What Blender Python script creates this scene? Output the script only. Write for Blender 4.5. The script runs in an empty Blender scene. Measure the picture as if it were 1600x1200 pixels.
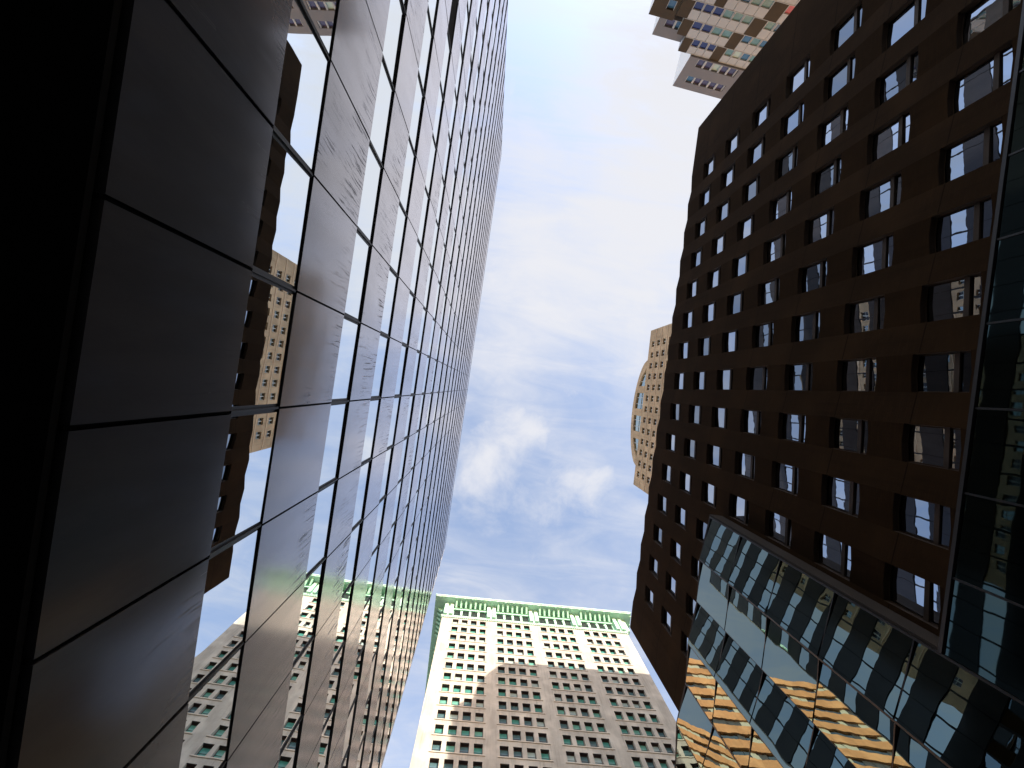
import bpy, math, random
from mathutils import Vector, Matrix

# ------------------------------------------------------------------ camera, sky, sun, exposure
scene = bpy.context.scene
C = scene.collection
R3 = ((0.989, 0.141, 0.039), (-0.141, 0.990, -0.012), (-0.040, 0.006, 0.999))   # camera (right, down, forward) -> world
EYE = 1.6
def ortho():
    f = Vector((R3[0][2], R3[1][2], R3[2][2])).normalized()
    r = Vector((R3[0][0], R3[1][0], R3[2][0])); r = (r - f * r.dot(f)).normalized()
    d = f.cross(r)
    return r, d, f
CR, CD, CF = ortho()
cam_data = bpy.data.cameras.new("camera"); cam = bpy.data.objects.new("camera", cam_data); C.objects.link(cam)
cam_data.sensor_width = 36; cam_data.lens = 18.0; cam_data.clip_start = 0.05; cam_data.clip_end = 6000
cam.matrix_world = Matrix(((CR.x, -CD.x, -CF.x, 0), (CR.y, -CD.y, -CF.y, 0), (CR.z, -CD.z, -CF.z, EYE), (0, 0, 0, 1)))
scene.camera = cam

SUN_DIR = Vector((-0.45, 1.0, -0.36)).normalized()          # the way the light travels
SUN_ELEV = math.asin(-SUN_DIR.z)
SUN_ROT = math.atan2(-SUN_DIR.x, -SUN_DIR.y)
SKY_STRENGTH = 0.15
EXPOSURE = 1.35

world = bpy.data.worlds.new("World"); scene.world = world; world.use_nodes = True
scene.view_settings.view_transform = 'Standard'; scene.view_settings.look = 'None'
scene.view_settings.exposure = EXPOSURE; scene.view_settings.gamma = 1.0

class N:
    """small node helper"""
    def __init__(s, tree): s.t = tree; s.n = tree.nodes; s.l = tree.links
    def new(s, typ, **kw):
        nd = s.n.new(typ)
        for k, v in kw.items(): setattr(nd, k, v)
        return nd
    def put(s, sock, val):
        if hasattr(val, 'is_linked') or isinstance(val, bpy.types.NodeSocket): s.l.new(val, sock)
        else:
            if isinstance(val, (tuple, list)) and len(val) == 3 and sock.type == 'RGBA': val = (*val, 1)
            sock.default_value = val
    def math(s, op, a, b=None, c=None, clamp=False):
        nd = s.new('ShaderNodeMath', operation=op); nd.use_clamp = clamp; s.put(nd.inputs[0], a)
        if b is not None: s.put(nd.inputs[1], b)
        if c is not None: s.put(nd.inputs[2], c)
        return nd.outputs[0]
    def mix(s, fac, a, b, blend='MIX'):
        nd = s.new('ShaderNodeMix', data_type='RGBA', blend_type=blend)
        s.put(nd.inputs[0], fac); s.put(nd.inputs[6], a); s.put(nd.inputs[7], b); return nd.outputs[2]
    def noise(s, vec, scale, detail=3, rough=0.5, dist=0.0):
        nd = s.new('ShaderNodeTexNoise'); s.put(nd.inputs['Vector'], vec); nd.inputs['Scale'].default_value = scale
        nd.inputs['Detail'].default_value = detail; nd.inputs['Roughness'].default_value = rough; nd.inputs['Distortion'].default_value = dist
        return nd.outputs[0]
    def ramp(s, val, lo, hi, a=0.0, b=1.0):
        nd = s.new('ShaderNodeMapRange'); nd.interpolation_type = 'SMOOTHSTEP'
        s.put(nd.inputs[0], val); nd.inputs[1].default_value = lo; nd.inputs[2].default_value = hi
        nd.inputs[3].default_value = a; nd.inputs[4].default_value = b; return nd.outputs[0]
    def scaled(s, vec, sc):
        nd = s.new('ShaderNodeMapping'); s.put(nd.inputs[0], vec); nd.inputs[3].default_value = sc; return nd.outputs[0]
    def xyz(s, vec):
        nd = s.new('ShaderNodeSeparateXYZ'); s.put(nd.inputs[0], vec); return nd.outputs
    def comb(s, x, y, z):
        nd = s.new('ShaderNodeCombineXYZ'); s.put(nd.inputs[0], x); s.put(nd.inputs[1], y); s.put(nd.inputs[2], z); return nd.outputs[0]

def build_world():
    n = N(world.node_tree); n.n.clear()
    sky = n.new('ShaderNodeTexSky', sky_type='NISHITA'); sky.sun_disc = False
    sky.sun_elevation = SUN_ELEV; sky.sun_rotation = SUN_ROT
    sky.air_density = 1.0; sky.dust_density = 0.6; sky.ozone_density = 1.2
    tc = n.new('ShaderNodeTexCoord').outputs['Generated']
    x, y, z = n.xyz(tc)
    zc = n.math('MAXIMUM', z, 0.12)
    u = n.math('DIVIDE', x, zc); v = n.math('DIVIDE', y, zc)          # flat cloud deck seen from below
    deck = n.comb(u, v, 0.0)
    big = n.noise(deck, 1.9, 4, 0.5, 0.25)
    fine = n.noise(n.scaled(deck, (1.0, 1.25, 1.0)), 5.5, 8, 0.60, 0.5)
    rot = n.new('ShaderNodeMapping'); n.l.new(deck, rot.inputs[0]); rot.inputs[2].default_value = (0, 0, math.radians(35)); rot.inputs[3].default_value = (2.2, 9.0, 1.0)
    wisp = n.noise(rot.outputs[0], 1.6, 8, 0.6, 1.1)
    f = n.math('ADD', n.math('ADD', n.math('MULTIPLY', big, 0.35), n.math('MULTIPLY', fine, 0.40)), n.math('MULTIPLY', wisp, 0.25))
    def blob(cx, cy, rx, ry, w):
        a = n.math('DIVIDE', n.math('SUBTRACT', u, cx), rx); b = n.math('DIVIDE', n.math('SUBTRACT', v, cy), ry)
        r = n.math('ADD', n.math('MULTIPLY', a, a), n.math('MULTIPLY', b, b))
        return n.math('MULTIPLY', n.math('EXPONENT', n.math('MULTIPLY', r, -1.0)), w)
    tot = f
    for b in CLOUDS: tot = n.math('ADD', tot, blob(*b))
    tot = n.math('ADD', tot, n.math('MULTIPLY', n.math('SUBTRACT', wisp, 0.5), 0.30))
    cov = n.ramp(tot, 0.24, 0.88)
    pf = n.math('MULTIPLY', n.math('SUBTRACT', n.noise(deck, 10.0, 9, 0.60, 0.25), 0.5), 2.1)
    for b in PUFFS: pf = n.math('ADD', pf, blob(*b))
    cov = n.math('MAXIMUM', cov, n.ramp(pf, -0.05, 1.10, 0.0, 0.95))
    blue = n.mix(1.0, sky.outputs[0], SKY_TINT, 'MULTIPLY')
    col = n.mix(cov, blue, CLOUD_COL)
    bg = n.new('ShaderNodeBackground'); n.put(bg.inputs[0], col); bg.inputs[1].default_value = SKY_STRENGTH
    out = n.new('ShaderNodeOutputWorld'); n.l.new(bg.outputs[0], out.inputs[0])
# cloud patches on the deck: centre u, v, radius u, v, weight
CLOUDS = [(0.03, 0.005, 0.06, 0.06, 0.08), (0.085, 0.055, 0.06, 0.05, 0.08), (0.225, 0.145, 0.08, 0.05, 0.06),
          (0.12, -0.25, 0.30, 0.20, 0.20), (0.30, -0.60, 0.22, 0.30, 0.34), (0.02, 0.245, 0.06, 0.035, -0.22), (0.12, 0.26, 0.20, 0.10, -0.08),
          (0.20, -0.02, 0.07, 0.07, -0.06), (-0.02, 0.62, 0.3, 0.2, -0.05), (0.0, -0.68, 0.10, 0.16, -0.14), (0.10, -0.42, 0.05, 0.12, -0.08)]
PUFFS = [(0.026, 0.006, 0.05, 0.05, 0.60), (0.082, 0.058, 0.05, 0.045, 0.66), (0.0, 0.17, 0.07, 0.08, 0.62), (0.215, 0.150, 0.10, 0.055, 0.55), (0.05, 0.11, 0.10, 0.06, 0.34), (0.14, 0.22, 0.14, 0.06, 0.22)]
SKY_TINT = (1.72, 1.42, 1.29)
CLOUD_COL = (2.22, 2.24, 2.38)
build_world()

sun_data = bpy.data.lights.new("sun", 'SUN'); sun_data.energy = 3.2; sun_data.angle = math.radians(0.5); sun_data.color = (1.0, 0.89, 0.74)
sun = bpy.data.objects.new("sun", sun_data); C.objects.link(sun)
sun.rotation_euler = SUN_DIR.to_track_quat('-Z', 'Y').to_euler(); sun.location = (60, -120, 140)

cy = scene.cycles
cy.max_bounces = 9; cy.glossy_bounces = 6; cy.diffuse_bounces = 4; cy.transmission_bounces = 4
cy.caustics_reflective = True; cy.blur_glossy = 0.6; cy.sample_clamp_indirect = 6.0

# ------------------------------------------------------------------ helpers
rnd = random.Random(7)

class MB:
    """collects polygons for ONE mesh object"""
    def __init__(s): s.v = []; s.f = []; s.m = []
    def poly(s, pts, mi=0):
        b = len(s.v); s.v += [tuple(p) for p in pts]; s.f.append(tuple(range(b, b + len(pts)))); s.m.append(mi)
    def box8(s, p, mi=0):
        """p: 8 corners, 0-3 one face (loop), 4-7 the opposite one"""
        b = len(s.v); s.v += [tuple(q) for q in p]
        for q in ((3, 2, 1, 0), (4, 5, 6, 7), (0, 1, 5, 4), (1, 2, 6, 5), (2, 3, 7, 6), (3, 0, 4, 7)):
            s.f.append(tuple(b + i for i in q)); s.m.append(mi)
    def box(s, x0, x1, y0, y1, z0, z1, mi=0):
        s.box8(((x0, y0, z0), (x1, y0, z0), (x1, y1, z0), (x0, y1, z0), (x0, y0, z1), (x1, y0, z1), (x1, y1, z1), (x0, y1, z1)), mi)
    def fbox(s, F, s0, s1, d0, d1, h0, h1, mi=0):
        s.box8([F(a, d, h) for h in (h0, h1) for a, d in ((s0, d0), (s1, d0), (s1, d1), (s0, d1))], mi)
    def fquad(s, F, s0, s1, h0, h1, d, mi=0):
        s.poly([F(s0, d, h0), F(s1, d, h0), F(s1, d, h1), F(s0, d, h1)], mi)
    def build(s, name, mats, parent=None, fix=True):
        me = bpy.data.meshes.new(name); me.from_pydata(s.v, [], s.f)
        if not isinstance(mats, (list, tuple)): mats = [mats]
        for m in mats: me.materials.append(m)
        if len(mats) > 1:
            me.polygons.foreach_set('material_index', s.m)
        me.update()
        o = bpy.data.objects.new(name, me); C.objects.link(o)
        if parent is not None: o.parent = parent
        return o

class Frame:
    """a facade: s along it, d outward from it, h up (heights are above the camera's eye)"""
    def __init__(s, o, u, nrm): s.o = Vector((o[0], o[1], EYE)); s.u = Vector((*u, 0)).normalized(); s.n = Vector((*nrm, 0)).normalized()
    def __call__(s, a, d, h): return s.o + s.u * a + s.n * d + Vector((0, 0, h))

def thing(name, label, cat, loc=(0, 0, 0), group=None):
    o = bpy.data.objects.new(name, None); C.objects.link(o); o.empty_display_size = 1
    o['label'] = label; o['category'] = cat
    if group: o['group'] = group
    return o
def setting(o): o['kind'] = 'structure'; return o
def stuff(o): o['kind'] = 'stuff'; return o

def project(p):
    q = Vector(p) - Vector((0, 0, EYE)); z = q.dot(CF)
    if z < 0.01: return None
    return (512 + 512 * q.dot(CR) / z, 384 + 512 * q.dot(CD) / z)      # 1024 x 768 frame
def shown_area(pts):
    """rough area in the picture of a quad, 0 outside the frame"""
    q = [project(p) for p in pts]
    if any(a is None for a in q): return 0.0
    q = [(min(max(x, 0), 1024), min(max(y, 0), 768)) for x, y in q]
    return abs(sum(q[i][0] * q[i - 1][1] - q[i - 1][0] * q[i][1] for i in range(len(q)))) / 2

# ------------------------------------------------------------------ materials
def mat(name):
    m = bpy.data.materials.new(name); m.use_nodes = True
    n = N(m.node_tree); b = n.n['Principled BSDF']
    return m, n, b
def pos(n): return n.new('ShaderNodeNewGeometry').outputs['Position']
def bump(n, b, height, strength, dist):
    bp = n.new('ShaderNodeBump'); bp.inputs['Strength'].default_value = strength; bp.inputs['Distance'].default_value = dist
    n.put(bp.inputs['Height'], height); n.l.new(bp.outputs[0], b.inputs['Normal'])
def plain(name, col, rough=0.6, metal=0.0, var=0.15, scale=1.5, spec=0.5):
    m, n, b = mat(name)
    v = n.noise(pos(n), scale, 5, 0.6)
    n.put(b.inputs['Base Color'], n.mix(v, tuple(c * (1 - var) for c in col), tuple(min(1, c * (1 + var)) for c in col)))
    b.inputs['Roughness'].default_value = rough; b.inputs['Metallic'].default_value = metal
    b.inputs['Specular IOR Level'].default_value = spec
    return m
def mirror_glass(name, col, rough=0.0, wav=0.012, scale=0.55, metal=1.0, squash=(1, 1, 1)):
    m, n, b = mat(name)
    b.inputs['Base Color'].default_value = (*col, 1); b.inputs['Metallic'].default_value = metal
    b.inputs['Roughness'].default_value = rough
    p = n.scaled(pos(n), squash)
    h = n.math('ADD', n.noise(p, scale, 1, 0.4), n.math('MULTIPLY', n.noise(p, scale * 3.2, 1, 0.4), 0.16))
    bump(n, b, h, 1.0, wav)
    return m

TS, BS = 0.92, 1.31            # sizes of the black tower and of the brown building
def spandrel_material():
    m, n, b = mat('weathered_spandrel_panel')
    p = pos(n); x, y, z = n.xyz(p)
    # how far below the top edge of its panel: floors repeat every 3.82 m
    t = n.math('FRACT', n.math('DIVIDE', n.math('SUBTRACT', z, SP_TOP * TS + EYE - 0.02), 3.82 * TS))       # 0 just above a panel top .. 1 at it
    below = n.ramp(t, 0.52, 0.99)
    wob = n.noise(n.comb(x, y, n.math('MULTIPLY', z, 0.4)), 1.3, 3)
    ys = n.math('ADD', y, n.math('MULTIPLY', wob, 0.25))
    drip = n.noise(n.comb(0.0, n.math('MULTIPLY', ys, 22.0), n.math('MULTIPLY', z, 0.8)), 1.0, 5, 0.62)
    patch = n.noise(n.comb(x, n.math('MULTIPLY', y, 0.9), n.math('MULTIPLY', z, 0.6)), 0.8, 4, 0.7)
    thin = n.math('MULTIPLY', n.ramp(drip, 0.53, 0.60), n.ramp(n.math('ADD', n.math('MULTIPLY', below, 0.30), n.math('MULTIPLY', patch, 1.7)), 0.84, 1.22, 0.0, 0.9))
    # every panel has weathered differently
    cell = n.comb(0.0, n.math('FLOOR', n.math('DIVIDE', n.math('SUBTRACT', y, 0.87 * TS), 2.04 * TS)), n.math('FLOOR', n.math('DIVIDE', n.math('SUBTRACT', z, SP_TOP * TS + EYE), 3.82 * TS)))
    wn = n.new('ShaderNodeTexWhiteNoise'); wn.noise_dimensions = '3D'; n.put(wn.inputs['Vector'], cell)
    thin = n.math('MULTIPLY', thin, n.ramp(wn.outputs['Value'], 0.15, 0.95, 0.08, 1.0))
    haze = n.math('ADD', n.math('MULTIPLY', n.noise(n.scaled(p, (1, 1.3, 0.35)), 1.1, 6, 0.62), 0.85), n.math('MULTIPLY', wn.outputs['Value'], 0.15))
    base = n.mix(n.ramp(haze, 0.3, 0.75), (0.020, 0.020, 0.022), (0.042, 0.040, 0.042))
    n.put(b.inputs['Base Color'], n.mix(thin, base, (0.012, 0.011, 0.012)))
    rough = n.math('ADD', n.math('ADD', n.math('MULTIPLY', haze, 0.10), 0.09), n.math('MULTIPLY', thin, 0.30))
    b.inputs['Roughness'].default_value = 0.5; b.inputs['Specular IOR Level'].default_value = 0.1
    lw = n.new('ShaderNodeLayerWeight'); lw.inputs[0].default_value = 0.5
    fac = n.math('MULTIPLY', n.ramp(lw.outputs['Facing'], 0.50, 0.92, 0.05, 0.90), n.math('SUBTRACT', 1.0, n.math('MULTIPLY', thin, 0.75)))
    gl = n.new('ShaderNodeBsdfAnisotropic'); n.put(gl.inputs['Roughness'], rough)
    n.put(gl.inputs['Color'], n.mix(n.ramp(haze, 0.35, 0.7), (0.90, 0.87, 0.90), (0.80, 0.77, 0.79)))
    bp = n.new('ShaderNodeBump'); bp.inputs['Strength'].default_value = 1.0; bp.inputs['Distance'].default_value = 0.008
    n.put(bp.inputs['Height'], n.noise(p, 0.7, 1)); n.l.new(bp.outputs[0], gl.inputs['Normal'])
    mx = n.new('ShaderNodeMixShader'); n.put(mx.inputs[0], fac); n.l.new(b.outputs[0], mx.inputs[1]); n.l.new(gl.outputs[0], mx.inputs[2])
    n.l.new(mx.outputs[0], n.n['Material Output'].inputs[0])
    return m

STAIN = 0.45
def brick_material(name, c1, c2, mortar, bw=0.42, bh=0.13, joint=None):
    m, n, b = mat(name)
    p = pos(n); x, y, z = n.xyz(p)
    br = n.new('ShaderNodeTexBrick'); n.put(br.inputs['Vector'], n.comb(n.math('ADD', y, n.math('MULTIPLY', x, 0.7)), z, 0.0))
    br.inputs['Color1'].default_value = (*c1, 1); br.inputs['Color2'].default_value = (*c2, 1); br.inputs['Mortar'].default_value = (*mortar, 1)
    br.inputs['Scale'].default_value = 1.0; br.inputs['Brick Width'].default_value = bw; br.inputs['Row Height'].default_value = bh
    br.inputs['Mortar Size'].default_value = 0.008; br.inputs['Bias'].default_value = 0.1
    st = n.noise(n.scaled(p, (1, 1, 0.25)), 0.6, 6, 0.65)
    run = n.noise(n.scaled(p, (2.5, 2.5, 0.12)), 1.2, 4, 0.6)
    pan = n.noise(n.scaled(p, (0.9, 0.9, 0.8)), 0.35, 2, 0.5)
    col = n.mix(n.ramp(st, 0.35, 0.72), br.outputs['Color'], tuple(c * 0.72 for c in c1))
    col = n.mix(n.ramp(run, 0.50, 0.72, 0.0, STAIN), col, tuple(c * 0.45 for c in c1))
    col = n.mix(n.ramp(pan, 0.45, 0.70, 0.0, STAIN), col, tuple(min(1, c * 1.35) for c in c1))
    if joint:
        j = n.math('FRACT', n.math('DIVIDE', n.math('ADD', z, joint[1]), joint[0]))
        line = n.math('LESS_THAN', j, 0.014)
        col = n.mix(line, col, tuple(c * 0.35 for c in c1))
    n.put(b.inputs['Base Color'], col); b.inputs['Roughness'].default_value = 0.9
    b.inputs['Specular IOR Level'].default_value = 0.04
    bump(n, b, br.outputs['Fac'], 0.35, -0.01)
    return m

SP_TOP = 11.87 + 3.82 * 1 - 0.0
M = {}
M['spandrel'] = spandrel_material()
M['tower_glass'] = mirror_glass('tower_mirror_glass', (0.80, 0.86, 0.90), 0.004, 0.0048, 0.32)
M['black_metal'] = plain('black_anodised_metal', (0.012, 0.012, 0.014), 0.45, 0.0)
M['dark_core'] = plain('dark_core', (0.02, 0.02, 0.022), 0.8)
M['soffit'] = plain('black_soffit', (0.006, 0.006, 0.006), 0.9, spec=0.05)
M['trim'] = plain('pale_corner_metal', (0.45, 0.43, 0.40), 0.4, 0.3)
M['louvre'] = plain('louvre_metal', (0.05, 0.048, 0.045), 0.6)
M['brick'] = brick_material('dark_brown_brick', (0.033, 0.0185, 0.0085), (0.026, 0.0145, 0.0068), (0.019, 0.0115, 0.0065), joint=(3.4 * 1.31, 1.1))
M['reveal'] = plain('brown_reveal_metal', (0.036, 0.021, 0.012), 0.7)
M['hotel_frame'] = plain('black_window_frame', (0.018, 0.017, 0.018), 0.45)
M['hotel_glass'] = mirror_glass('hotel_window_glass', (0.44, 0.48, 0.55), 0.006, 0.0022, 0.8)
M['hotel_glass_dim'] = mirror_glass('hotel_window_glass_dim', (0.32, 0.36, 0.42), 0.006, 0.0025, 0.8)
M['hotel_glass_dark'] = mirror_glass('hotel_window_glass_dark', (0.20, 0.23, 0.27), 0.006, 0.0025, 0.8)
M['bay_glass'] = mirror_glass('green_bay_glass', (0.165, 0.215, 0.20), 0.006, 0.010, 0.35)
M['bay_dark'] = mirror_glass('dark_base_glass', (0.055, 0.08, 0.074), 0.02, 0.006, 0.5)
M['coping'] = plain('grey_brown_coping', (0.036, 0.031, 0.028), 0.7, spec=0.2)
M['cream'] = brick_material('cream_brick', (0.53, 0.49, 0.43), (0.48, 0.445, 0.39), (0.43, 0.40, 0.355), 0.4, 0.12)
M['cream_sill'] = plain('cream_stone', (0.55, 0.49, 0.41), 0.8)
M['copper'] = plain('verdigris_copper', (0.31, 0.56, 0.42), 0.8, 0.0, 0.28, 1.3)
M['copper_pale'] = plain('pale_verdigris_copper', (0.47, 0.70, 0.57), 0.8, 0.0, 0.22, 1.6)
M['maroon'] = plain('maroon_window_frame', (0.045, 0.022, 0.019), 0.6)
M['teal_glass'] = plain('teal_window_glass', (0.075, 0.27, 0.235), 0.12, 0.0, 0.35, 0.9)
M['green_glass'] = plain('green_window_glass', (0.14, 0.36, 0.30), 0.12, 0.0, 0.3, 0.9)
M['blue_glass'] = plain('slate_window_glass', (0.08, 0.15, 0.17), 0.08, 0.0, 0.3, 0.9)
M['blind_glass'] = plain('window_with_blind', (0.36, 0.46, 0.45), 0.2, 0.0, 0.1, 0.9)
M['attic_dark'] = plain('attic_window_dark', (0.015, 0.02, 0.018), 0.3)
M['tan'] = brick_material('tan_precast', (0.43, 0.315, 0.21), (0.385, 0.285, 0.19), (0.36, 0.27, 0.18), 1.2, 0.6)
M['tan_trim'] = plain('tan_stone_trim', (0.52, 0.38, 0.26), 0.8)
M['pale_frame'] = plain('pale_window_frame', (0.42, 0.43, 0.42), 0.5)
M['tan_glass'] = mirror_glass('tan_tower_glass', (0.32, 0.42, 0.44), 0.02, 0.01, 0.8)
M['tan_dark'] = plain('tan_window_dark', (0.03, 0.035, 0.045), 0.15)
M['arch_glass'] = mirror_glass('arched_window_glass', (0.36, 0.47, 0.46), 0.02, 0.01, 0.6)
M['stack_grey'] = plain('grey_render', (0.165, 0.152, 0.152), 0.75, 0.0, 0.1, 0.5)
M['stack_white'] = plain('white_panel', (0.40, 0.375, 0.34), 0.35, 0.0, 0.12, 0.6)
M['stack_side'] = plain('white_side_cladding', (0.78, 0.78, 0.79), 0.6, 0.0, 0.05, 0.4)
M['stack_brown'] = plain('dark_brown_panel', (0.055, 0.034, 0.013), 0.6, 0.0, 0.5, 0.35, 0.2)
M['stack_line'] = plain('panel_joint', (0.06, 0.055, 0.05), 0.7)
M['navy_glass'] = plain('navy_window_glass', (0.014, 0.022, 0.11), 0.10)
M['aqua_glass'] = plain('aqua_window_glass', (0.13, 0.24, 0.23), 0.12, 0.0, 0.45, 1.2)
M['plum_glass'] = plain('plum_window_glass', (0.065, 0.055, 0.11), 0.10)
M['sky_glass'] = plain('blue_window_glass', (0.05, 0.13, 0.22), 0.10)
M['pale_glass'] = plain('pale_green_blind', (0.42, 0.50, 0.42), 0.3)
M['red_glass'] = plain('red_curtained_glass', (0.50, 0.10, 0.11), 0.3, 0.0, 0.3, 1.5)
M['orange'] = brick_material('orange_brick', (0.80, 0.42, 0.21), (0.70, 0.35, 0.17), (0.6, 0.32, 0.17), 0.6, 0.2)
M['band_glass'] = mirror_glass('band_window_glass', (0.45, 0.48, 0.42), 0.05, 0.01, 0.8)
M['band_dark'] = plain('band_window_dark', (0.10, 0.10, 0.10), 0.2)
M['band_pale'] = plain('band_window_pale_blind', (0.62, 0.60, 0.48), 0.5)
M['asphalt'] = plain('asphalt', (0.05, 0.05, 0.052), 0.9, 0.0, 0.25, 3.0)
M['pavement'] = plain('concrete_pavement', (0.24, 0.23, 0.22), 0.85, 0.0, 0.15, 2.0)
M['kerb'] = plain('granite_kerb', (0.30, 0.29, 0.28), 0.8, 0.0, 0.2, 8.0)
M['earth'] = plain('city_ground', (0.16, 0.155, 0.15), 0.9, 0.0, 0.2, 0.2)
M['roofing'] = plain('roof_felt', (0.10, 0.10, 0.10), 0.9)
M['paint'] = plain('road_paint', (0.75, 0.74, 0.70), 0.7)

# ------------------------------------------------------------------ ground, road, pavements
g = MB(); g.box(-900, 900, -900, 900, -0.5, -0.02); setting(g.build('ground', M['earth']))
g = MB(); g.box(1.2, 14.4, -300, 37, -0.02, 0.0); g.box(-300, 300, 37.0, 46.0, -0.02, 0.0); setting(g.build('road', M['asphalt']))
g = MB(); g.box(-5.2, 1.05, -300, 36.85, -0.02, 0.14); setting(g.build('pavement', M['pavement']))
g = MB(); g.box(14.55, 19.4, -300, 36.85, -0.02, 0.14); setting(g.build('pavement', M['pavement']))
g = MB(); g.box(-300, 300, 46.15, 53.9, -0.02, 0.14); setting(g.build('pavement', M['pavement']))
g = MB(); g.box(1.05, 1.2, -300, 36.85, -0.02, 0.15); g.box(14.4, 14.55, -300, 36.85, -0.02, 0.15); g.box(-300, 300, 46.0, 46.15, -0.02, 0.15)
setting(g.build('kerb', M['kerb']))
g = MB()
for k in range(-40, 7): g.box(7.74, 7.86, k * 4.5, k * 4.5 + 2.2, 0.0, 0.004)
setting(g.build('road_marking', M['paint']))

# ------------------------------------------------------------------ dark glass tower, left
def glass_tower():
    T = thing('glass_office_tower', 'black office tower of mirror window strips and streaked grey panels along the left side', 'building')
    F = Frame((-3.57, 0.87), (0, 1), (1, 0))
    P = 2.04; K0, K1 = -18, 12
    L0, L1 = K0 * P, K1 * P
    tops = [9.0] + [13.39 + 3.82 * k for k in range(17)]           # upper edge of each glass strip
    glass = [(7.39, 9.0)] + [(t - 1.5, t) for t in tops[1:]]
    sp = [(4.57, 7.39)] + [(tops[i], glass[i + 1][0]) for i in range(len(tops) - 1)] + [(tops[-1], 78.5)]
    top = 78.5
    T.scale = (TS,) * 3; T.location = (0, 0, EYE * (1 - TS))
    # structural body behind the skin
    b = MB(); b.box(-34, -3.57 - 0.26, 0.87 + L0 + 0.05, 0.87 + L1 - 0.05, 4.5 + EYE, top - 0.3 + EYE)
    b.box(-34, -5.6, 0.87 + L0 + 1.0, 0.87 + L1 - 1.0, -0.3, 4.5 + EYE)
    b.build('core', M['soffit'], T)
    b = MB(); b.box(-5.55, -3.60, 0.87 + L0, 0.87 + L1, 4.42 + EYE, 4.5 + EYE); b.build('soffit', M['soffit'], T)
    for k in range(-16, 13, 4):
        b = MB(); y = 0.87 + k * P; b.box(-4.75, -4.05, y - 0.35 - (0.4 if k == 12 else 0), y + 0.35 - (0.4 if k == 12 else 0), -0.1, 4.42 + EYE); b.build('column', M['black_metal'], T)
    for k in range(K0 + 1, K1 - 1):
        b = MB(); y = 0.87 + k * P; b.box(-5.58, -5.52, y + 0.04, y + P - 0.04, 0.5, 4.3 + EYE)
        b.build('shop_window', M['bay_dark'], T)
    def panel(bm, k, h0, h1, g=0.020):
        s0, s1 = k * P + g, (k + 1) * P - g
        j = [rnd.uniform(-0.004, 0.004) for _ in range(4)]
        pts = [F(s0, -0.10, h0 + g), F(s1, -0.10, h0 + g), F(s1, -0.10, h1 - g), F(s0, -0.10, h1 - g),
               F(s0, j[0], h0 + g), F(s1, j[1], h0 + g), F(s1, j[2], h1 - g), F(s0, j[0] + j[2] - j[1], h1 - g)]
        bm.box8(pts)
    def pane(bm, k, h0, h1, mi=0):
        lean = 0.02 if h1 < 9.5 else 0.0
        s0, s1 = k * P + 0.075, (k + 1) * P - 0.075
        a, c, e = (rnd.gauss(0, 0.003) for _ in range(3))
        d = -0.05
        pts = [F(s0, d - 0.02, h0), F(s1, d - 0.02, h0), F(s1, d - 0.02, h1), F(s0, d - 0.02, h1),
               F(s0, d + a, h0), F(s1, d + c, h0), F(s1, d + e + lean, h1), F(s0, d + a + e - c + lean, h1)]
        bm.box8(pts, mi)
    items = []
    for (h0, h1) in sp:
        for k in range(K0, K1):
            items.append((shown_area([F(k * P, 0, h0), F((k + 1) * P, 0, h0), F((k + 1) * P, 0, h1), F(k * P, 0, h1)]), k, h0, h1))
    items.sort(reverse=True)
    for a, k, h0, h1 in items[:100]:
        bm = MB(); panel(bm, k, h0, h1, 0.026 if h0 < 5 else 0.02); bm.build('spandrel_panel', M['spandrel'], T)
    bm = MB()
    for a, k, h0, h1 in items[100:]: panel(bm, k, h0, h1)
    stuff(bm.build('spandrel_panel', M['spandrel'], T))
    items = []
    for (h0, h1) in glass:
        for k in range(K0, K1):
            if k == -8 and abs(h1 - tops[3]) < 0.1: continue
            items.append((shown_area([F(k * P, 0, h0), F((k + 1) * P, 0, h0), F((k + 1) * P, 0, h1), F(k * P, 0, h1)]), k, h0 + 0.03, h1 - 0.02))
    items.sort(reverse=True)
    for a, k, h0, h1 in items[:100]:
        bm = MB(); pane(bm, k, h0, h1); bm.build('window_pane', M['tower_glass'], T)
    bm = MB()
    for a, k, h0, h1 in items[100:]: pane(bm, k, h0, h1)
    stuff(bm.build('window_pane', M['tower_glass'], T))
    # the one louvred opening
    h0, h1 = glass[3]; bm = MB(); s0 = -8 * P + 0.05; q = 14
    for i in range(q):
        z0 = h0 + (h1 - h0) * i / q
        bm.box8([F(s0, -0.13, z0), F(s0 + P - 0.1, -0.13, z0), F(s0 + P - 0.1, -0.13, z0 + 0.02), F(s0, -0.13, z0 + 0.02),
                 F(s0, -0.045, z0 - 0.05), F(s0 + P - 0.1, -0.045, z0 - 0.05), F(s0 + P - 0.1, -0.045, z0 - 0.03), F(s0, -0.045, z0 - 0.03)])
    bm.build('louvre', M['louvre'], T)['label'] = 'dark grey louvred opening in place of one window'
    # framing: vertical mullions (wide in the window strips), horizontal transoms
    for k in range(K0, K1 + 1):
        bm = MB(); s = k * P
        for (h0, h1) in glass:
            a, c = s - 0.075, s + 0.075
            if k == K0: a = s
            if k == K1: c = s
            bm.fbox(F, a, c, -0.22, -0.04, h0, h1)
            if K0 < k < K1: bm.fbox(F, s - 0.02, s + 0.02, -0.04, -0.015, h0, h1)
        for (h0, h1) in sp: bm.fbox(F, s - 0.019 if k > K0 else s, s + 0.019 if k < K1 else s, -0.25, -0.035, h0 + 0.006, h1 - 0.006, 1)
        bm.build('mullion', [M['black_metal'], M['soffit']], T)
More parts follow.
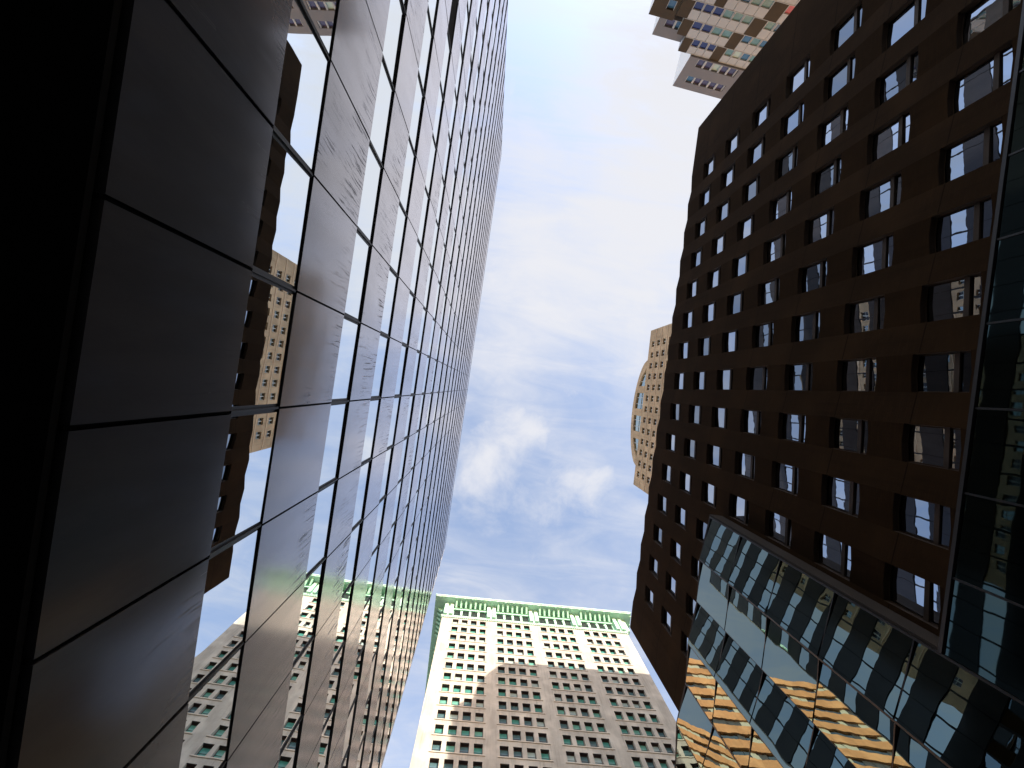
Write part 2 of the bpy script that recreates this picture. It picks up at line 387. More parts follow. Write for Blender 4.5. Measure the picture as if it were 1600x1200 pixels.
    for (h0, h1) in glass:
        bm = MB(); bm.fbox(F, L0, L1, -0.22, -0.035, h1 - 0.035, h1 + 0.005); bm.build('transom', M['black_metal'], T)
        bm = MB(); bm.fbox(F, L0, L1, -0.22, -0.04, h0 - 0.005, h0 + 0.04); bm.build('transom', M['black_metal'], T)
    bm = MB(); bm.fbox(F, L1 + 0.005, L1 + 0.10, -0.28, 0.01, 4.57, top); bm.build('corner_trim', M['trim'], T)  # pale colour of this strip paints the light caught along the corner
    bm = MB(); bm.fbox(F, L0 - 0.10, L0 - 0.005, -0.28, 0.01, 4.57, top); bm.build('corner_trim', M['black_metal'], T)
    bm = MB(); bm.fbox(F, L0, L1, -0.6, 0.02, top + 0.005, top + 0.12); bm.build('coping', M['black_metal'], T)
    # end walls towards the cross streets
    for (y, sg) in ((0.87 + L1, 1), (0.87 + L0, -1)):
        G = Frame((-3.86, y), (-1, 0), (0, sg)); bm = MB()
        for (h0, h1) in sp: bm.fbox(G, 0, 30, -0.04, 0.0, h0 + 0.01, h1 - 0.01)
        bm.build('end_spandrel', M['spandrel'], T)
        bm = MB()
        for (h0, h1) in glass: bm.fbox(G, 0, 30, -0.045, -0.02, h0, h1)
        bm.build('end_glass', M['tower_glass'], T)
    return T
glass_tower()

# ------------------------------------------------------------------ dark brown brick building, right
BX = 12.7; BAY = 2.136; ROWS = [34.64 - 3.4 * i for i in range(7)]; COLS = [-17.2 + BAY * i for i in range(15)]
def brick_building():
    T = thing('brick_hotel', 'dark brown brick building with deep punched windows on the right side of the street', 'building')
    y0, y1, top, base = -21.5, 16.2, 37.75, 13.1
    T.scale = (BS,) * 3; T.location = (0, 0, EYE * (1 - BS))
    F = Frame((BX, 0), (0, 1), (-1, 0))
    HW = 0.575; AMP = 0.055
    # folded plan of the wall: each window strip is turned a little one way, each pier the other way
    knots = [(y0, 0.06)]
    for c in COLS: knots += [(c - HW, AMP), (c + HW, -AMP)]
    knots += [(COLS[-1] + BAY - HW, AMP * 0.9), (y1, 0.0)]
    def dep(s):
        for (a, da), (b, db) in zip(knots, knots[1:]):
            if a <= s <= b: return da + (db - da) * (s - a) / (b - a)
        return 0.0
    wall = MB(); P = lambda s, h, d=0.0: F(s, dep(s) + d, h)
    # full-height piers
    edges = [y0] + [e for c in COLS for e in (c - HW, c + HW)] + [y1]
    for i in range(0, len(edges), 2):
        a, b = edges[i], edges[i + 1]
        cuts = [a] + [k for k, _ in knots if a + 0.01 < k < b - 0.01] + [b]
        for p, q in zip(cuts, cuts[1:]): wall.poly([P(p, base), P(q, base), P(q, top), P(p, top)])
    wins = []
    for ci, c in enumerate(COLS):
        a, b = c - HW, c + HW
        rows = [h for h in ROWS if not (c > 4.2 and h < 26)]
        edge = top
        for h in rows:
            hi, lo, pk = h + 0.95, h - 0.95, 0.05
            wall.poly([P(a, hi), P(c, hi + pk), P(b, hi), P(b, edge), P(a, edge)])
            nx = [r for r in rows if r < h]
            edge = max(h - 1.7, base)
            wall.poly([P(a, edge), P(b, edge), P(b, lo), P(c, lo - pk), P(a, lo)])
            wins.append((c, h, hi, lo, pk))
        if edge > base + 0.01: wall.poly([P(a, base), P(b, base), P(b, edge), P(a, edge)])
    # parapet top, back and ends
    loop = [P(k, top) for k, _ in knots]
    wall.poly(loop + [F(y1, -16, top), F(y0, -16, top)])
    wall.poly([P(y1, base), F(y1, -16, base), F(y1, -16, top), P(y1, top)])
    wall.poly([P(y0, base), P(y0, top), F(y0, -16, top), F(y0, -16, base)])
    wall.poly([F(y0, -16, base), F(y0, -16, top), F(y1, -16, top), F(y1, -16, base)])
    wall.poly([P(k, base) for k, _ in knots] + [F(y1, -16, base), F(y0, -16, base)])
    wall.build('brick_wall', M['brick'], T)
    DPT = 0.20
    for (c, h, hi, lo, pk) in wins:
        a, b = c - HW, c + HW
        hexo = [(a, lo), (c, lo - pk), (b, lo), (b, hi), (c, hi + pk), (a, hi)]
        m = MB()
        for i in range(6):
            p, q = hexo[i], hexo[(i + 1) % 6]
            m.poly([P(p[0], p[1]), P(q[0], q[1]), P(q[0], q[1], -DPT), P(p[0], p[1], -DPT)])
        # frame ring, transom bar between the tall and the short light
        fr = 0.045; bar0 = lo + 0.46; bar1 = bar0 + 0.17
        def ring(pts, ins, d0):
            cx, cz = c, h
            inn = [(cx + (x - cx) * (1 - ins / HW), cz + (z - cz) * (1 - ins / 0.9)) for x, z in pts]
            for i in range(len(pts)):
                j = (i + 1) % len(pts)
                m.poly([P(*pts[i], d0), P(*pts[j], d0), P(*inn[j], d0), P(*inn[i], d0)])
            return inn
        inn = ring(hexo, fr, -DPT + 0.03)
        m.box8([P(s, z, d) for z in (bar0, bar1) for s, d in ((a, -DPT - 0.02), (b, -DPT - 0.02), (b, -DPT + 0.06), (a, -DPT + 0.06))])
        W = m.build('window', [M['reveal']], T)
        t = rnd.gauss(0, 0.006); t2 = rnd.gauss(0, 0.006)
        up = MB(); up.poly([P(a, bar1 - 0.02, -DPT + t), P(b, bar1 - 0.02, -DPT - t), P(b, hi, -DPT - t + t2), P(c, hi + pk, -DPT + t2), P(a, hi, -DPT + t + t2)])
        gk = rnd.choice(['hotel_glass', 'hotel_glass', 'hotel_glass_dim', 'hotel_glass_dark']); up.build('pane', M[gk], W)
        t = rnd.gauss(0, 0.008); t2 = rnd.gauss(0, 0.006)
        dn = MB(); dn.poly([P(a, lo, -DPT + t), P(c, lo - pk, -DPT), P(b, lo, -DPT - t), P(b, bar0 + 0.02, -DPT - t + t2), P(a, bar0 + 0.02, -DPT + t + t2)])
        dn.build('pane', M[gk], W)
    # glazed base below the brick
    GX = Frame((12.06, 0), (0, 1), (-1, 0)); base = 12.42
    b = MB(); b.box(12.25, BX + 16, y0, 4.9, 0, base + EYE - 0.02); b.build('base_core', M['dark_core'], T)
    for i in range(-2, 11):
        s0 = COLS[0] + BAY * (i - 0.5); s1 = s0 + BAY
        if s0 < y0 or s0 > 4.5: continue
        s1 = min(s1, 5.0)
        for h1 in (12.30, 9.0, 5.7, 2.4):
            j = [rnd.gauss(0, 0.004) for _ in range(3)]
            h0 = h1 - 3.27; p = MB()
            p.poly([GX(s0 + .02, j[0], h0), GX(s1 - .02, j[1], h0), GX(s1 - .02, j[2], h1), GX(s0 + .02, j[0] + j[2] - j[1], h1)])
            p.build('base_pane', M['bay_dark'], T)
        m = MB(); m.fbox(GX, s0 - 0.035, s0 + 0.015, -0.1, 0.03, -1.5, 12.33); m.build('base_mullion', M['black_metal'], T)
    m = MB()
    for h1 in (9.0, 5.7, 2.4):
        m = MB(); m.fbox(GX, y0, 4.98, -0.1, 0.02, h1 - 0.01, h1 + 0.04); m.build('base_transom', M['black_metal'], T)
    m = MB(); m.fbox(GX, y0, 4.98, -1.2, 0.05, 12.34, 12.45); m.build('flashing', M['hotel_frame'], T)
    # folded glass bay that stands in front of the brick and runs on past its corner
    V = [(12.083, 5.027), (11.853, 7.243), (12.017, 9.37), (11.849, 11.535), (12.003, 13.59), (11.827, 15.681), (12.08, 17.963), (11.85, 20.1), (12.02, 22.2)]
    gt = 25.95
    A = MB()
    A.poly([(x + 0.22, y, gt + EYE - 0.03) for x, y in V] + [(30, V[-1][1], gt + EYE - 0.03), (30, 16.3, gt + EYE - 0.03), (13.4, 16.3, gt + EYE - 0.03), (13.4, V[0][1], gt + EYE - 0.03)])
    for (p, q) in zip(V, V[1:]):
        A.poly([(p[0] + .22, p[1], 0), (q[0] + .22, q[1], 0), (q[0] + .22, q[1], gt + EYE - 0.03), (p[0] + .22, p[1], gt + EYE - 0.03)])
    A.poly([(V[-1][0] + .22, V[-1][1], 0), (30, V[-1][1], 0), (30, V[-1][1], gt + EYE - .03), (V[-1][0] + .22, V[-1][1], gt + EYE - .03)])
    bay = A.build('glass_bay', M['dark_core'], T)
    s = MB(); s.box8([(12.10, 5.0, EYE + z) for z in ()] or [Vector((x, y, z)) for z in (12.46 + EYE, gt + EYE + 0.10) for x, y in ((12.075, 4.90), (12.9, 4.90), (12.9, 5.02), (12.075, 5.02))])
    s.build('side_return', M['coping'], bay)
    s = MB()
    for (p, q) in zip(V, V[1:]):
        s.box8([Vector((x, y, z)) for z in (gt + EYE - 0.02, gt + EYE + 0.06) for x, y in ((p[0] - .02, p[1]), (p[0] + .3, p[1]), (q[0] + .3, q[1]), (q[0] - .02, q[1]))])
    s.build('coping', M['coping'], bay)
    FL = [25.90 - 3.17 * i for i in range(9)]
    for i, (p, q) in enumerate(zip(V, V[1:])):
        G = Frame(p, (q[0] - p[0], q[1] - p[1]), (-(q[1] - p[1]), q[0] - p[0])); w = math.hypot(q[0] - p[0], q[1] - p[1])
        m = MB(); m.fbox(G, -0.03, 0.03, -0.15, 0.06, -EYE, gt - 0.03); m.build('mullion', M['black_metal'], bay)
        for h in FL:
            m = MB(); m.fbox(G, 0.03, w - 0.03, -0.12, 0.012, h - 0.02, h + 0.025); m.build('transom', M['black_metal'], bay)
        for h in FL:
            if h - 3.17 < -2: continue
            j = [rnd.gauss(0, 0.003) for _ in range(3)]
            pm = MB(); k = (0.05, 0.075, 0.095, 0.05, 0.06, 0.02, 0.05, 0.0)[i]          # the lights are set a touch askew
            pm.poly([G(.025, j[0] - k, h - 3.13), G(w - .025, j[1] + k, h - 3.13), G(w - .025, j[2] + k, h - .03), G(.025, j[0] + j[2] - j[1] - k, h - .03)])
            pm.build('pane', M['bay_glass'], bay)
    return T
brick_building()

# ------------------------------------------------------------------ cream tower with a copper cornice, at the end of the street
def cream_tower():
    T = thing('cornice_tower', 'cream office tower with green copper cornice closing the end of the street', 'building')
    u = Vector((43.7, -1.35)).normalized(); nrm = (u.y, -u.x)      # outward: towards the camera
    F = Frame((-3.8, 54.4), tuple(u), nrm)
    W = 43.8; DEP = 28.0; gb = 120.2; ch = 126.4
    cols = [2.6 + 10.2 * g + 2.09 * i for g in range(4) for i in range(4)]; ww = 1.36; wh = 2.35
    rows = [119.25 - 3.7 * r for r in range(32)]
    RV = 0.56
    wall = MB()
    # horizontal courses between the window rows, then the piers inside each row
    edges = [gb] + [v for r in rows for v in (r, r - wh)] + [-EYE]
    for i in range(0, len(edges), 2):
        if edges[i] > edges[i + 1]: wall.fquad(F, 0, W, edges[i + 1], edges[i], 0)
    for r in rows:
        x = 0.0
        for c in cols:
            wall.fquad(F, x, c, r - wh, r, 0); x = c + ww
            for (a, b_, d) in ((c, c, 0), (c + ww, c + ww, 0)):
                wall.poly([F(a, 0, r - wh), F(a, -RV, r - wh), F(a, -RV, r), F(a, 0, r)])
            wall.poly([F(c, 0, r), F(c + ww, 0, r), F(c + ww, -RV, r), F(c, -RV, r)], 1)  # brick window head coloured dark maroon to carry the shade under it
            wall.poly([F(c, 0, r - wh), F(c + ww, 0, r - wh), F(c + ww, -RV, r - wh), F(c, -RV, r - wh)])
        wall.fquad(F, x, W, r - wh, r, 0)
    # sides, back, roof
    wall.poly([F(0, 0, -EYE), F(0, 0, gb), F(0, -DEP, gb), F(0, -DEP, -EYE)])
    wall.poly([F(W, 0, -EYE), F(W, 0, gb), F(W, -DEP, gb), F(W, -DEP, -EYE)])
    wall.poly([F(0, -DEP, -EYE), F(0, -DEP, gb), F(W, -DEP, gb), F(W, -DEP, -EYE)])
    wall.poly([F(0, 0, gb), F(W, 0, gb), F(W, -DEP, gb), F(0, -DEP, gb)])
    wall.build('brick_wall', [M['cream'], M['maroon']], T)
    # sill course under each group of four
    for r in rows[:16]:
        sl = MB()
        for g in range(4):
            sl.fbox(F, 2.6 + 10.2 * g - 0.35, 2.6 + 10.2 * g + 6.27 + ww + 0.35, 0.004, 0.12, r - wh - 0.22, r - wh - 0.02)
        sl.build('sill_course', M['cream_sill'], T)
    kinds = ['teal_glass', 'teal_glass', 'green_glass', 'blue_glass', 'blue_glass', 'blind_glass']
    def win_frame(m, c, r):
        z0, z1 = r - wh, r; d0, d1 = -RV - 0.08, -RV + 0.05
        m.fbox(F, c, c + 0.07, d0, d1, z0, z1); m.fbox(F, c + ww - 0.07, c + ww, d0, d1, z0, z1)
        m.fbox(F, c + .07, c + ww - .07, d0, d1, z1 - 0.10, z1); m.fbox(F, c + .07, c + ww - .07, d0, d1, z0, z0 + 0.10)
        m.fbox(F, c + .07, c + ww - .07, d0, d1 - 0.03, (z0 + z1) / 2 - 0.03, (z0 + z1) / 2 + 0.03)
    def win_glass(m, c, r, mi=0):
        z0, z1 = r - wh, r; j = rnd.gauss(0, 0.004)
        m.poly([F(c + .06, -RV - .02 + j, z0 + .09), F(c + ww - .06, -RV - .02 - j, z0 + .09), F(c + ww - .06, -RV - .02 - j, z1 - .09), F(c + .06, -RV - .02 + j, z1 - .09)], mi)
    items = sorted(((shown_area([F(c, 0, r), F(c + ww, 0, r), F(c + ww, 0, r - wh), F(c, 0, r - wh)]), c, r) for r in rows for c in cols), reverse=True)
    for a, c, r in items[:100]:
        m = MB(); win_frame(m, c, r); wo = m.build('window', M['maroon'], T)
        m = MB(); win_glass(m, c, r); m.build('pane', M[rnd.choice(kinds)], wo)
    m = MB(); kn = ['maroon'] + sorted(set(kinds))
    for a, c, r in items[100:]:
        b0 = len(m.f); win_frame(m, c, r)
        for q in range(b0, len(m.f)): m.m[q] = 0
        win_glass(m, c, r, kn.index(rnd.choice(kinds)))
    stuff(m.build('window', [M[k] for k in kn], T))
    # copper top: dentil course, attic storey, brackets and the deep cornice slab, on the front and both sides
    OV = 2.2
    G = [F, Frame(F(0, -DEP, 0).xy, -Vector(F.n.xy) * -1, tuple(-Vector(F.u.xy))), Frame(F(W, 0, 0).xy, tuple(-Vector(F.n.xy)), tuple(Vector(F.u.xy)))]
    m = MB(); m.fbox(F, 0.02, W - 0.02, -DEP + 0.02, -0.02, gb + 0.01, ch - 0.36); attic = m.build('attic_storey', M['copper'], T)
    m = MB(); m.fbox(F, -OV, W + OV, -DEP - 0.5, OV, ch - 0.35, ch); m.fbox(F, -OV - .15, W + OV + .15, -DEP - 0.65, OV + .15, ch + 0.004, ch + 0.35)
    cor = m.build('cornice', M['copper_pale'], T)
    m = MB(); m.fbox(F, -.30, W + .30, -DEP - .2, 0.30, gb + 0.02, gb + 0.35); m.fbox(F, -.16, W + .16, -DEP - .1, 0.16, gb - 0.45, gb + 0.016)
    m.build('string_course', M['copper_pale'], T)
    for gi, (Fr, Ln) in enumerate(((F, W), (G[1], DEP), (G[2], DEP))):
        den = MB(); k = 0.2
        while k < Ln - 0.2:
            den.fbox(Fr, k, k + 0.22, 0.165, 0.28, gb - 0.40, gb - 0.08); k += 0.45
        stuff(den.build('dentil', M['copper_pale'], T))
        nb = 4 if gi == 0 else 3; pit = 10.2 if gi == 0 else Ln / 3
        off = 2.6 - 1.35 if gi == 0 else 0.6
        k = -1.6
        while k < Ln + 1.6:
            mod = MB(); mod.fbox(Fr, k, k + 0.45, OV - 0.35, OV + 0.06, ch - 0.62, ch - 0.36); k += 2.03
            mod.build('modillion', M['copper_pale'], cor)
        for b_ in range(nb + (1 if gi == 0 else 0)):
            c0 = off + pit * b_ - 1.0
            if gi == 0 and b_ == nb: c0 = W - 2.4
            pr = MB()
            pr.fbox(Fr, c0, c0 + 0.8, -0.02, 0.75, gb + 0.36, ch - 0.37); pr.fbox(Fr, c0 + 1.3, c0 + 2.1, -0.02, 0.75, gb + 0.36, ch - 0.37)
            pr.fbox(Fr, c0 + .81, c0 + 1.29, -0.02, 0.30, gb + 0.36, ch - 0.37)
            pr.build('pier', M['copper_pale'], attic)
            if gi == 0 and b_ == nb: continue
            span0, span1 = c0 + 2.1, c0 + pit
            for q in range(7):
                bx = span0 + (span1 - span0) * (q + 0.5) / 7 - 0.22
                bk = MB(); t0 = ch - 0.37
                bk.box8([Fr(bx, -0.01, t0 - 1.7), Fr(bx + .44, -0.01, t0 - 1.7), Fr(bx + .44, -0.01, t0), Fr(bx, -0.01, t0),
                         Fr(bx, 0.5, t0 - 1.7), Fr(bx + .44, 0.5, t0 - 1.7), Fr(bx + .44, OV - 0.55, t0), Fr(bx, OV - 0.55, t0)])
                bk.build('bracket', M['copper'], cor)
            bb = MB(); bb.fbox(Fr, span0 + .02, span1 - .02, -0.01, 0.32, gb + 3.45, gb + 4.05); bb.build('architrave', M['copper'], attic)
            for q in range(4):
                w0 = span0 + (span1 - span0) * q / 4; w1 = span0 + (span1 - span0) * (q + 1) / 4
                wd = MB(); wd.fbox(Fr, w0 + 0.25, w1 - 0.25, -0.01, 0.02, gb + 0.9, gb + 3.4); wd.build('attic_window', M['attic_dark'], attic)
                if q:
                    ps = MB(); ps.fbox(Fr, w0 - 0.24, w0 + 0.24, -0.01, 0.42, gb + 0.36, gb + 2.7); ps.build('post', M['copper_pale'], attic)
    return T
cream_tower()

# ------------------------------------------------------------------ tan tower with an arched top, behind the brick building
def tan_tower():
    T = thing('arched_tower', 'tan stone tower with an arched glass gable rising behind the brown brick building', 'building')
    F = Frame((33.6 + 0.0, -17.6), (0.024, 1), (-1, 0.024))
    W = 34.6; top = 113.3; DEP = 46.0
    cols = [3.25 + 2.385 * i for i in range(13)]; rows = [110.6 - 3.6 * r for r in range(31)]
    ww, wh = 1.25, 1.75; RV = 0.3
    wall = MB(); edges = [top] + [v for r in rows for v in (r + wh / 2, r - wh / 2)] + [-EYE]
    for i in range(0, len(edges), 2): wall.fquad(F, 0, W, edges[i + 1], edges[i], 0)
    for r in rows:
        x = 0; z0, z1 = r - wh / 2, r + wh / 2
        for c in cols:
            a, b = c - ww / 2, c + ww / 2
            wall.fquad(F, x, a, z0, z1, 0); x = b
            for e in (a, b): wall.poly([F(e, 0, z0), F(e, -RV, z0), F(e, -RV, z1), F(e, 0, z1)])
            for z in (z0, z1): wall.poly([F(a, 0, z), F(b, 0, z), F(b, -RV, z), F(a, -RV, z)])
        wall.fquad(F, x, W, z0, z1, 0)
    wall.poly([F(0, 0, -EYE), F(0, 0, top), F(0, -DEP, top), F(0, -DEP, -EYE)])
    wall.poly([F(W, 0, -EYE), F(W, 0, top), F(W, -DEP, top), F(W, -DEP, -EYE)])
    wall.poly([F(0, -DEP, -EYE), F(0, -DEP, top), F(W, -DEP, top), F(W, -DEP, -EYE)])
    wall.poly([F(0, 0, top), F(W, 0, top), F(W, -DEP, top), F(0, -DEP, top)])
    wall.build('stone_wall', M['tan'], T)
    bd = MB()
    for r in rows[:12]: bd.fbox(F, 0.0, W, 0.004, 0.07, r - 1.75, r - 1.55)
    bd.build('string_course', M['tan_trim'], T)
    def frame(m, c, r):
        a, b, z0, z1 = c - ww / 2, c + ww / 2, r - wh / 2, r + wh / 2
        m.fbox(F, c - .07, c + .07, -RV - .05, -RV + .06, z0, z1)
        m.fbox(F, a, a + .07, -RV - .05, -RV + .05, z0, z1); m.fbox(F, b - .07, b, -RV - .05, -RV + .05, z0, z1)
        m.fbox(F, a + .07, b - .07, -RV - .05, -RV + .04, r - .03, r + .03)
    def pane(m, c, r, mi=0):
        m.fquad(F, c - ww / 2, c + ww / 2, r - wh / 2, r + wh / 2, -RV - .01, mi)
    items = sorted(((shown_area([F(c - .6, 0, r - .9), F(c + .6, 0, r - .9), F(c + .6, 0, r + .9), F(c - .6, 0, r + .9)]) * (1 if r > 98 else 0.01), c, r) for r in rows for c in cols), reverse=True)
    for a, c, r in items[:52]:
        m = MB(); frame(m, c, r); w = m.build('window', M['pale_frame'], T)
        m = MB(); pane(m, c, r); m.build('pane', M[rnd.choice(['tan_glass', 'tan_dark', 'tan_glass'])], w)
    m = MB()
    for a, c, r in items[52:]:
        b0 = len(m.f); frame(m, c, r); pane(m, c, r, 1 + rnd.randrange(2))
    stuff(m.build('window', [M['pale_frame'], M['tan_glass'], M['tan_dark']], T))
    # arched gable: spans 24 m, rises above the roof, with a four-part arched window
    c0, half, rise, zb = 18.5, 11.8, 7.4, top + 0.01
    def arc(s, hf, rs): 
        q = max(0.0, 1 - (s / hf) ** 2); return rs * q ** 0.62
    n_ = 40; gab = MB(); out = [(c0 - half + 2 * half * i / n_, zb + 0.3 + arc(-half + 2 * half * i / n_, half, rise)) for i in range(n_ + 1)]
    hi, ri = half - 2.2, rise - 2.0
    inn = lambda s: zb + 0.35 + arc(s - c0, hi, ri) if abs(s - c0) < hi else zb
    for i in range(n_):
        (a, za), (b, zb_) = out[i], out[i + 1]
        gab.poly([F(a, 0.0, inn(a)), F(b, 0.0, inn(b)), F(b, 0.0, zb_), F(a, 0.0, za)])
        gab.poly([F(a, 0.0, za), F(b, 0.0, zb_), F(b, -DEP, zb_), F(a, -DEP, za)])
        gab.poly([F(a, 0.0, inn(a)), F(b, 0.0, inn(b)), F(b, -.5, inn(b)), F(a, -.5, inn(a))])
        gab.poly([F(a, -DEP, zb), F(b, -DEP, zb), F(b, -DEP, zb_), F(a, -DEP, za)])
    for k in (-5.2, 0.0, 5.2):
        gab.fbox(F, c0 + k - .8, c0 + k + .8, -.45, 0.03, zb, inn(c0 + k) - 0.02)
    gable = gab.build('arched_gable', M['tan'], T)
    for (a, b) in ((-hi, -6.0), (-4.4, -.8), (.8, 4.4), (6.0, hi)):
        m = MB(); pts = [c0 + a + (b - a) * i / 10 for i in range(11)]
        m.poly([F(pts[0], -.3, zb + .2), F(pts[-1], -.3, zb + .2)] + [F(s, -.3, inn(s)) for s in reversed(pts)])
        w = m.build('arched_window', M['arch_glass'], gable)
        fr = MB()
        for s in (pts[3], pts[7]):
            fr.fbox(F, s - .06, s + .06, -.29, -.2, zb + .2, inn(s))
        fr.fbox(F, pts[0], pts[-1], -.29, -.22, zb + 1.9, zb + 2.0) if abs(a) < 5 or abs(b) < 5 else None
        if fr.f: fr.build('glazing_bar', M['pale_frame'], gable)
    return T
tan_tower()

# ------------------------------------------------------------------ stacked apartment tower, top right
def stacked_tower():
    T = thing('stacked_block', 'block of stacked white and brown panelled boxes beyond the dark brown brick building', 'building')
    K = 1.35
    F0 = Frame((17.22 * K, -41 * K), (.995, .1), (-.1, .995))
    F = lambda s, d, h: F0(s * K, d, h * K)
    RIGHT, D = 12.0, -14.0
    names = ['pane', 'sill']
    def bank(parent, s0, h0, h1, nwin, pitch, gap, cols, d, recess=0.25):
        for i in range(nwin):
            a = s0 + pitch * i; m = MB()
            m.fbox(F, a - gap / 2, a, d - 0.3, d + 0.02, h0, h1); m.fbox(F, a + pitch - gap, a + pitch - gap / 2, d - 0.3, d + 0.02, h0, h1)
            m.fbox(F, a, a + pitch - gap, d - 0.3, d - 0.02, h0, h0 + 0.05)
            w = m.build('window', M['stack_white'], parent)
            m = MB(); m.fquad(F, a, a + pitch - gap, h0 + .05, h1, d - recess); m.build('pane', M[cols[i % len(cols)]], w)
    def solid(name, s0, s1, h0, h1, d, holes, front, parent=T, depth=D):
        """a storey box: front wall with window strips left open, white flanks"""
        m = MB(); zs = sorted({h0, h1} | {h for q in holes for h in (q[2], q[3])})
        for z0, z1 in zip(zs, zs[1:]):
            x = s0
            for q in sorted(holes):
                if q[2] <= z0 + 1e-6 and q[3] >= z1 - 1e-6:
                    m.fquad(F, x, q[0], z0, z1, d); x = q[1]
            m.fquad(F, x, s1, z0, z1, d)
        for q in holes:
            m.poly([F(q[0], d, q[3]), F(q[1], d, q[3]), F(q[1], d - .4, q[3]), F(q[0], d - .4, q[3])])
            m.poly([F(q[0], d, q[2]), F(q[1], d, q[2]), F(q[1], d - .4, q[2]), F(q[0], d - .4, q[2])])
            for e in (q[0], q[1]): m.poly([F(e, d, q[2]), F(e, d - .4, q[2]), F(e, d - .4, q[3]), F(e, d, q[3])])
            m.fquad(F, q[0], q[1], q[2], q[3], d - .4, 0)
        m.poly([F(s0, d, h0), F(s0, depth, h0), F(s0, depth, h1), F(s0, d, h1)], 1)
        m.poly([F(s1, d, h0), F(s1, depth, h0), F(s1, depth, h1), F(s1, d, h1)], 1)
        m.poly([F(s0, d, h1), F(s1, d, h1), F(s1, depth, h1), F(s0, depth, h1)], 0)
        m.poly([F(s0, d, h0), F(s1, d, h0), F(s1, depth, h0), F(s0, depth, h0)], 0)
        m.poly([F(s0, depth, h0), F(s1, depth, h0), F(s1, depth, h1), F(s0, depth, h1)], 1)
        return m.build(name, [M[front], M['stack_side']], parent)
    # two grey top storeys
    b = solid('storey_box', 0.0, RIGHT, 57.62, 63.4, 0.25, [(1.05, 5.85, 60.85, 62.1), (1.1, 5.95, 57.75, 59.1), (7.6, 11.5, 60.85, 62.1), (7.6, 11.5, 57.75, 59.1)], 'stack_grey')
    bank(b, 1.12, 60.87, 62.08, 5, 0.95, 0.2, ['sky_glass', 'plum_glass', 'plum_glass', 'plum_glass', 'plum_glass'], 0.2)
    bank(b, 1.17, 57.77, 59.08, 5, 0.95, 0.2, ['plum_glass', 'plum_glass', 'pale_glass', 'plum_glass', 'plum_glass'], 0.2)
    bank(b, 7.65, 60.87, 62.08, 4, 0.95, 0.2, ['plum_glass'], 0.2); bank(b, 7.65, 57.77, 59.08, 4, 0.95, 0.2, ['plum_glass'], 0.2)
    # panelled storeys: segments are brown blanks or window bays under white panels
    rows = [(55.2, 57.6, -1.55, [('b', .95), ('w', 3, .92, ['navy_glass']), ('b', 1.1), ('w', 4, .95, ['aqua_glass', 'pale_glass', 'sky_glass', 'aqua_glass']), ('b', 1.1), ('w', 3, .95, ['aqua_glass'])]),
            (52.75, 55.2, -2.6, [('b', 1.05), ('w', 4, 1.1, ['navy_glass', 'navy_glass', 'aqua_glass', 'aqua_glass']), ('b', 1.15), ('w', 4, 1.0, ['sky_glass', 'aqua_glass', 'sky_glass', 'aqua_glass']), ('b', 1.1), ('w', 2, .9, ['aqua_glass'])]),
            (50.25, 52.75, -3.6, [('b', 1.2), ('w', 6, 1.04, ['navy_glass', 'navy_glass', 'navy_glass', 'aqua_glass', 'aqua_glass', 'aqua_glass']), ('b', 1.35), ('w', 4, 1.0, ['aqua_glass', 'sky_glass'])]),
            (47.8, 50.25, -3.6, [('w', 3, 1.0, ['aqua_glass']), ('b', 1.0), ('w', 4, 1.05, ['aqua_glass', 'sky_glass', 'aqua_glass', 'aqua_glass']), ('b', 1.35), ('w', 1, 1.05, ['red_glass']), ('w', 3, 1.0, ['sky_glass'])])]
    z = 47.8
    r2 = random.Random(3)
    while z > 2:
        seg = []; tot = 0
        while tot < 13:
            if r2.random() < 0.3: seg.append(('b', 1.2)); tot += 1.2
            else:
                k = r2.randrange(2, 5); seg.append(('w', k, 1.0, ['aqua_glass', 'navy_glass', 'sky_glass'])); tot += k
        rows.append((z - 2.45, z, -3.8, seg)); z -= 2.45
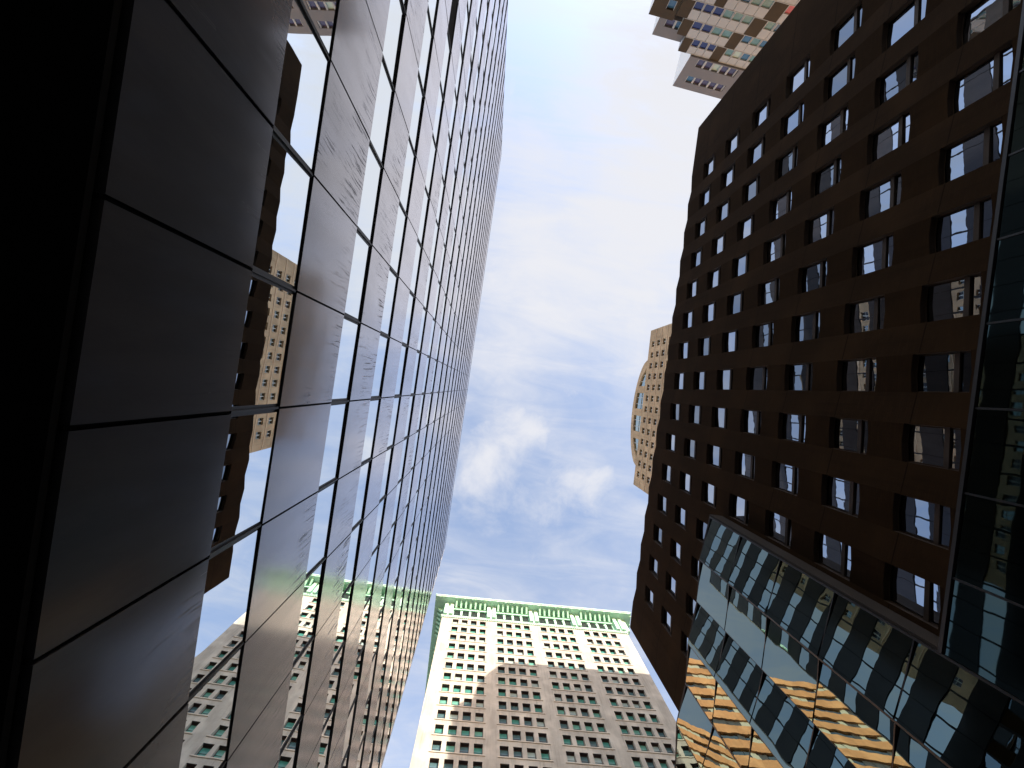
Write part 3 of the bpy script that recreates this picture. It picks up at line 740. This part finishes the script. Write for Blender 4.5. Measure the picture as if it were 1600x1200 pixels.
    for ri, (h0, h1, s0, seg) in enumerate(rows):
        m = MB(); m.fbox(F, s0, RIGHT, D, -0.35, h0, h1 - 0.003); m.fbox(F, s0, RIGHT, -0.349, 0.02, h0, h0 + 0.06, 0)
        st = m.build('storey_box', M['stack_white'] if ri < 4 else M['stack_line'], T)
        s = s0; stuffed = MB()
        for q in seg:
            if s >= RIGHT: break
            if q[0] == 'b':
                m = MB(); m.fbox(F, s + .01, min(s + q[1], RIGHT) - .01, -.345, 0.0, h0 + .07, h1 - .01); m.build('brown_panel', M['stack_brown'], st); s += q[1]
                continue
            for i in range(q[1]):
                if s >= RIGHT: break
                a, b = s + .02, s + q[2] - .02; mid = h0 + 0.06 + 1.12
                m = MB(); m.fbox(F, a, b, -.345, -.02, mid, h1 - .01); 
                if ri < 5: m.build('white_panel', M['stack_white'], st)
                m2 = MB(); m2.fbox(F, a, a + .07, -.345, -.03, h0 + .07, mid - .005); m2.fbox(F, b - .07, b, -.345, -.03, h0 + .07, mid - .005); m2.fbox(F, a + .0, b, -.345, -.19, h0 + .062, h0 + .072)
                if ri < 5:
                    m2.build('window_frame', M['stack_white'], st)
                    m = MB(); m.fquad(F, a + .07, b - .07, h0 + .07, mid - .005, -.2); m.build('pane', M[q[3][i % len(q[3])]], st)
                else:
                    m.fquad(F, a + .07, b - .07, h0 + .07, mid - .005, -.2, 1); stuffed.v, stuffed.f, stuffed.m = stuffed.v + m.v, stuffed.f + [tuple(len(stuffed.v) + i_ for i_ in f_) for f_ in m.f], stuffed.m + m.m
                s += q[2]
        if stuffed.f: stuff(stuffed.build('window', [M['stack_white'], M['aqua_glass']], st))
    # two boxes sliding out to the left
    b = solid('storey_box', -5.0, -1.62, 53.92, 56.8, -0.6, [(-4.2, -1.75, 53.98, 55.2)], 'stack_grey', depth=-9)
    b['label'] = 'grey storey box sliding out to the left'
    bank(b, -4.15, 54.0, 55.18, 2, 1.1, 0.2, ['plum_glass', 'sky_glass'], -0.65)
    b = solid('storey_box', -6.3, -3.62, 49.5, 53.85, -0.3, [(-4.85, -4.0, 51.25, 52.55)], 'stack_brown', depth=-9)
    b['label'] = 'dark brown storey box sliding out furthest to the left'
    bank(b, -4.8, 51.27, 52.53, 1, 0.85, 0.1, ['sky_glass'], -0.35)
    return T
stacked_tower()

# ------------------------------------------------------------------ orange banded block round the corner (seen in the glass bay)
def banded_block():
    T = thing('banded_block', 'orange brick block with pale window bands, mirrored in the folded glass bay', 'building')
    F = Frame((-10.5, 50.5), (-1, 0.03), (0.0, -1)); W, top, DEP = 42.0, 104.0, 22.0
    w = MB(); w.fbox(F, 0, W, -DEP, -0.5, -EYE, top - 0.5); w.build('core', M['band_dark'], T)
    k = 0; z = top
    while z > 4:
        b = MB(); b.fbox(F, 0, W, -0.49, 0.0, z - 2.0, z); b.fbox(F, -0.004, -0.5 + .5 - .3, -DEP, 0.0, z - 2.0, z); b.build('brick_band', M['orange'], T)
        b = MB(); x = 0.0; r = random.Random(k)
        while x < W:
            q = r.choice([1.2, 1.6, 2.4]); b.fquad(F, x + .04, min(x + q, W) - .04, z - 3.6, z - 2.0, -0.3, r.choice([0, 0, 1, 2, 2])); x += q
        b.build('window_band', [M['band_glass'], M['band_dark'], M['band_pale']], T)
        z -= 3.6; k += 1
    return T
banded_block()
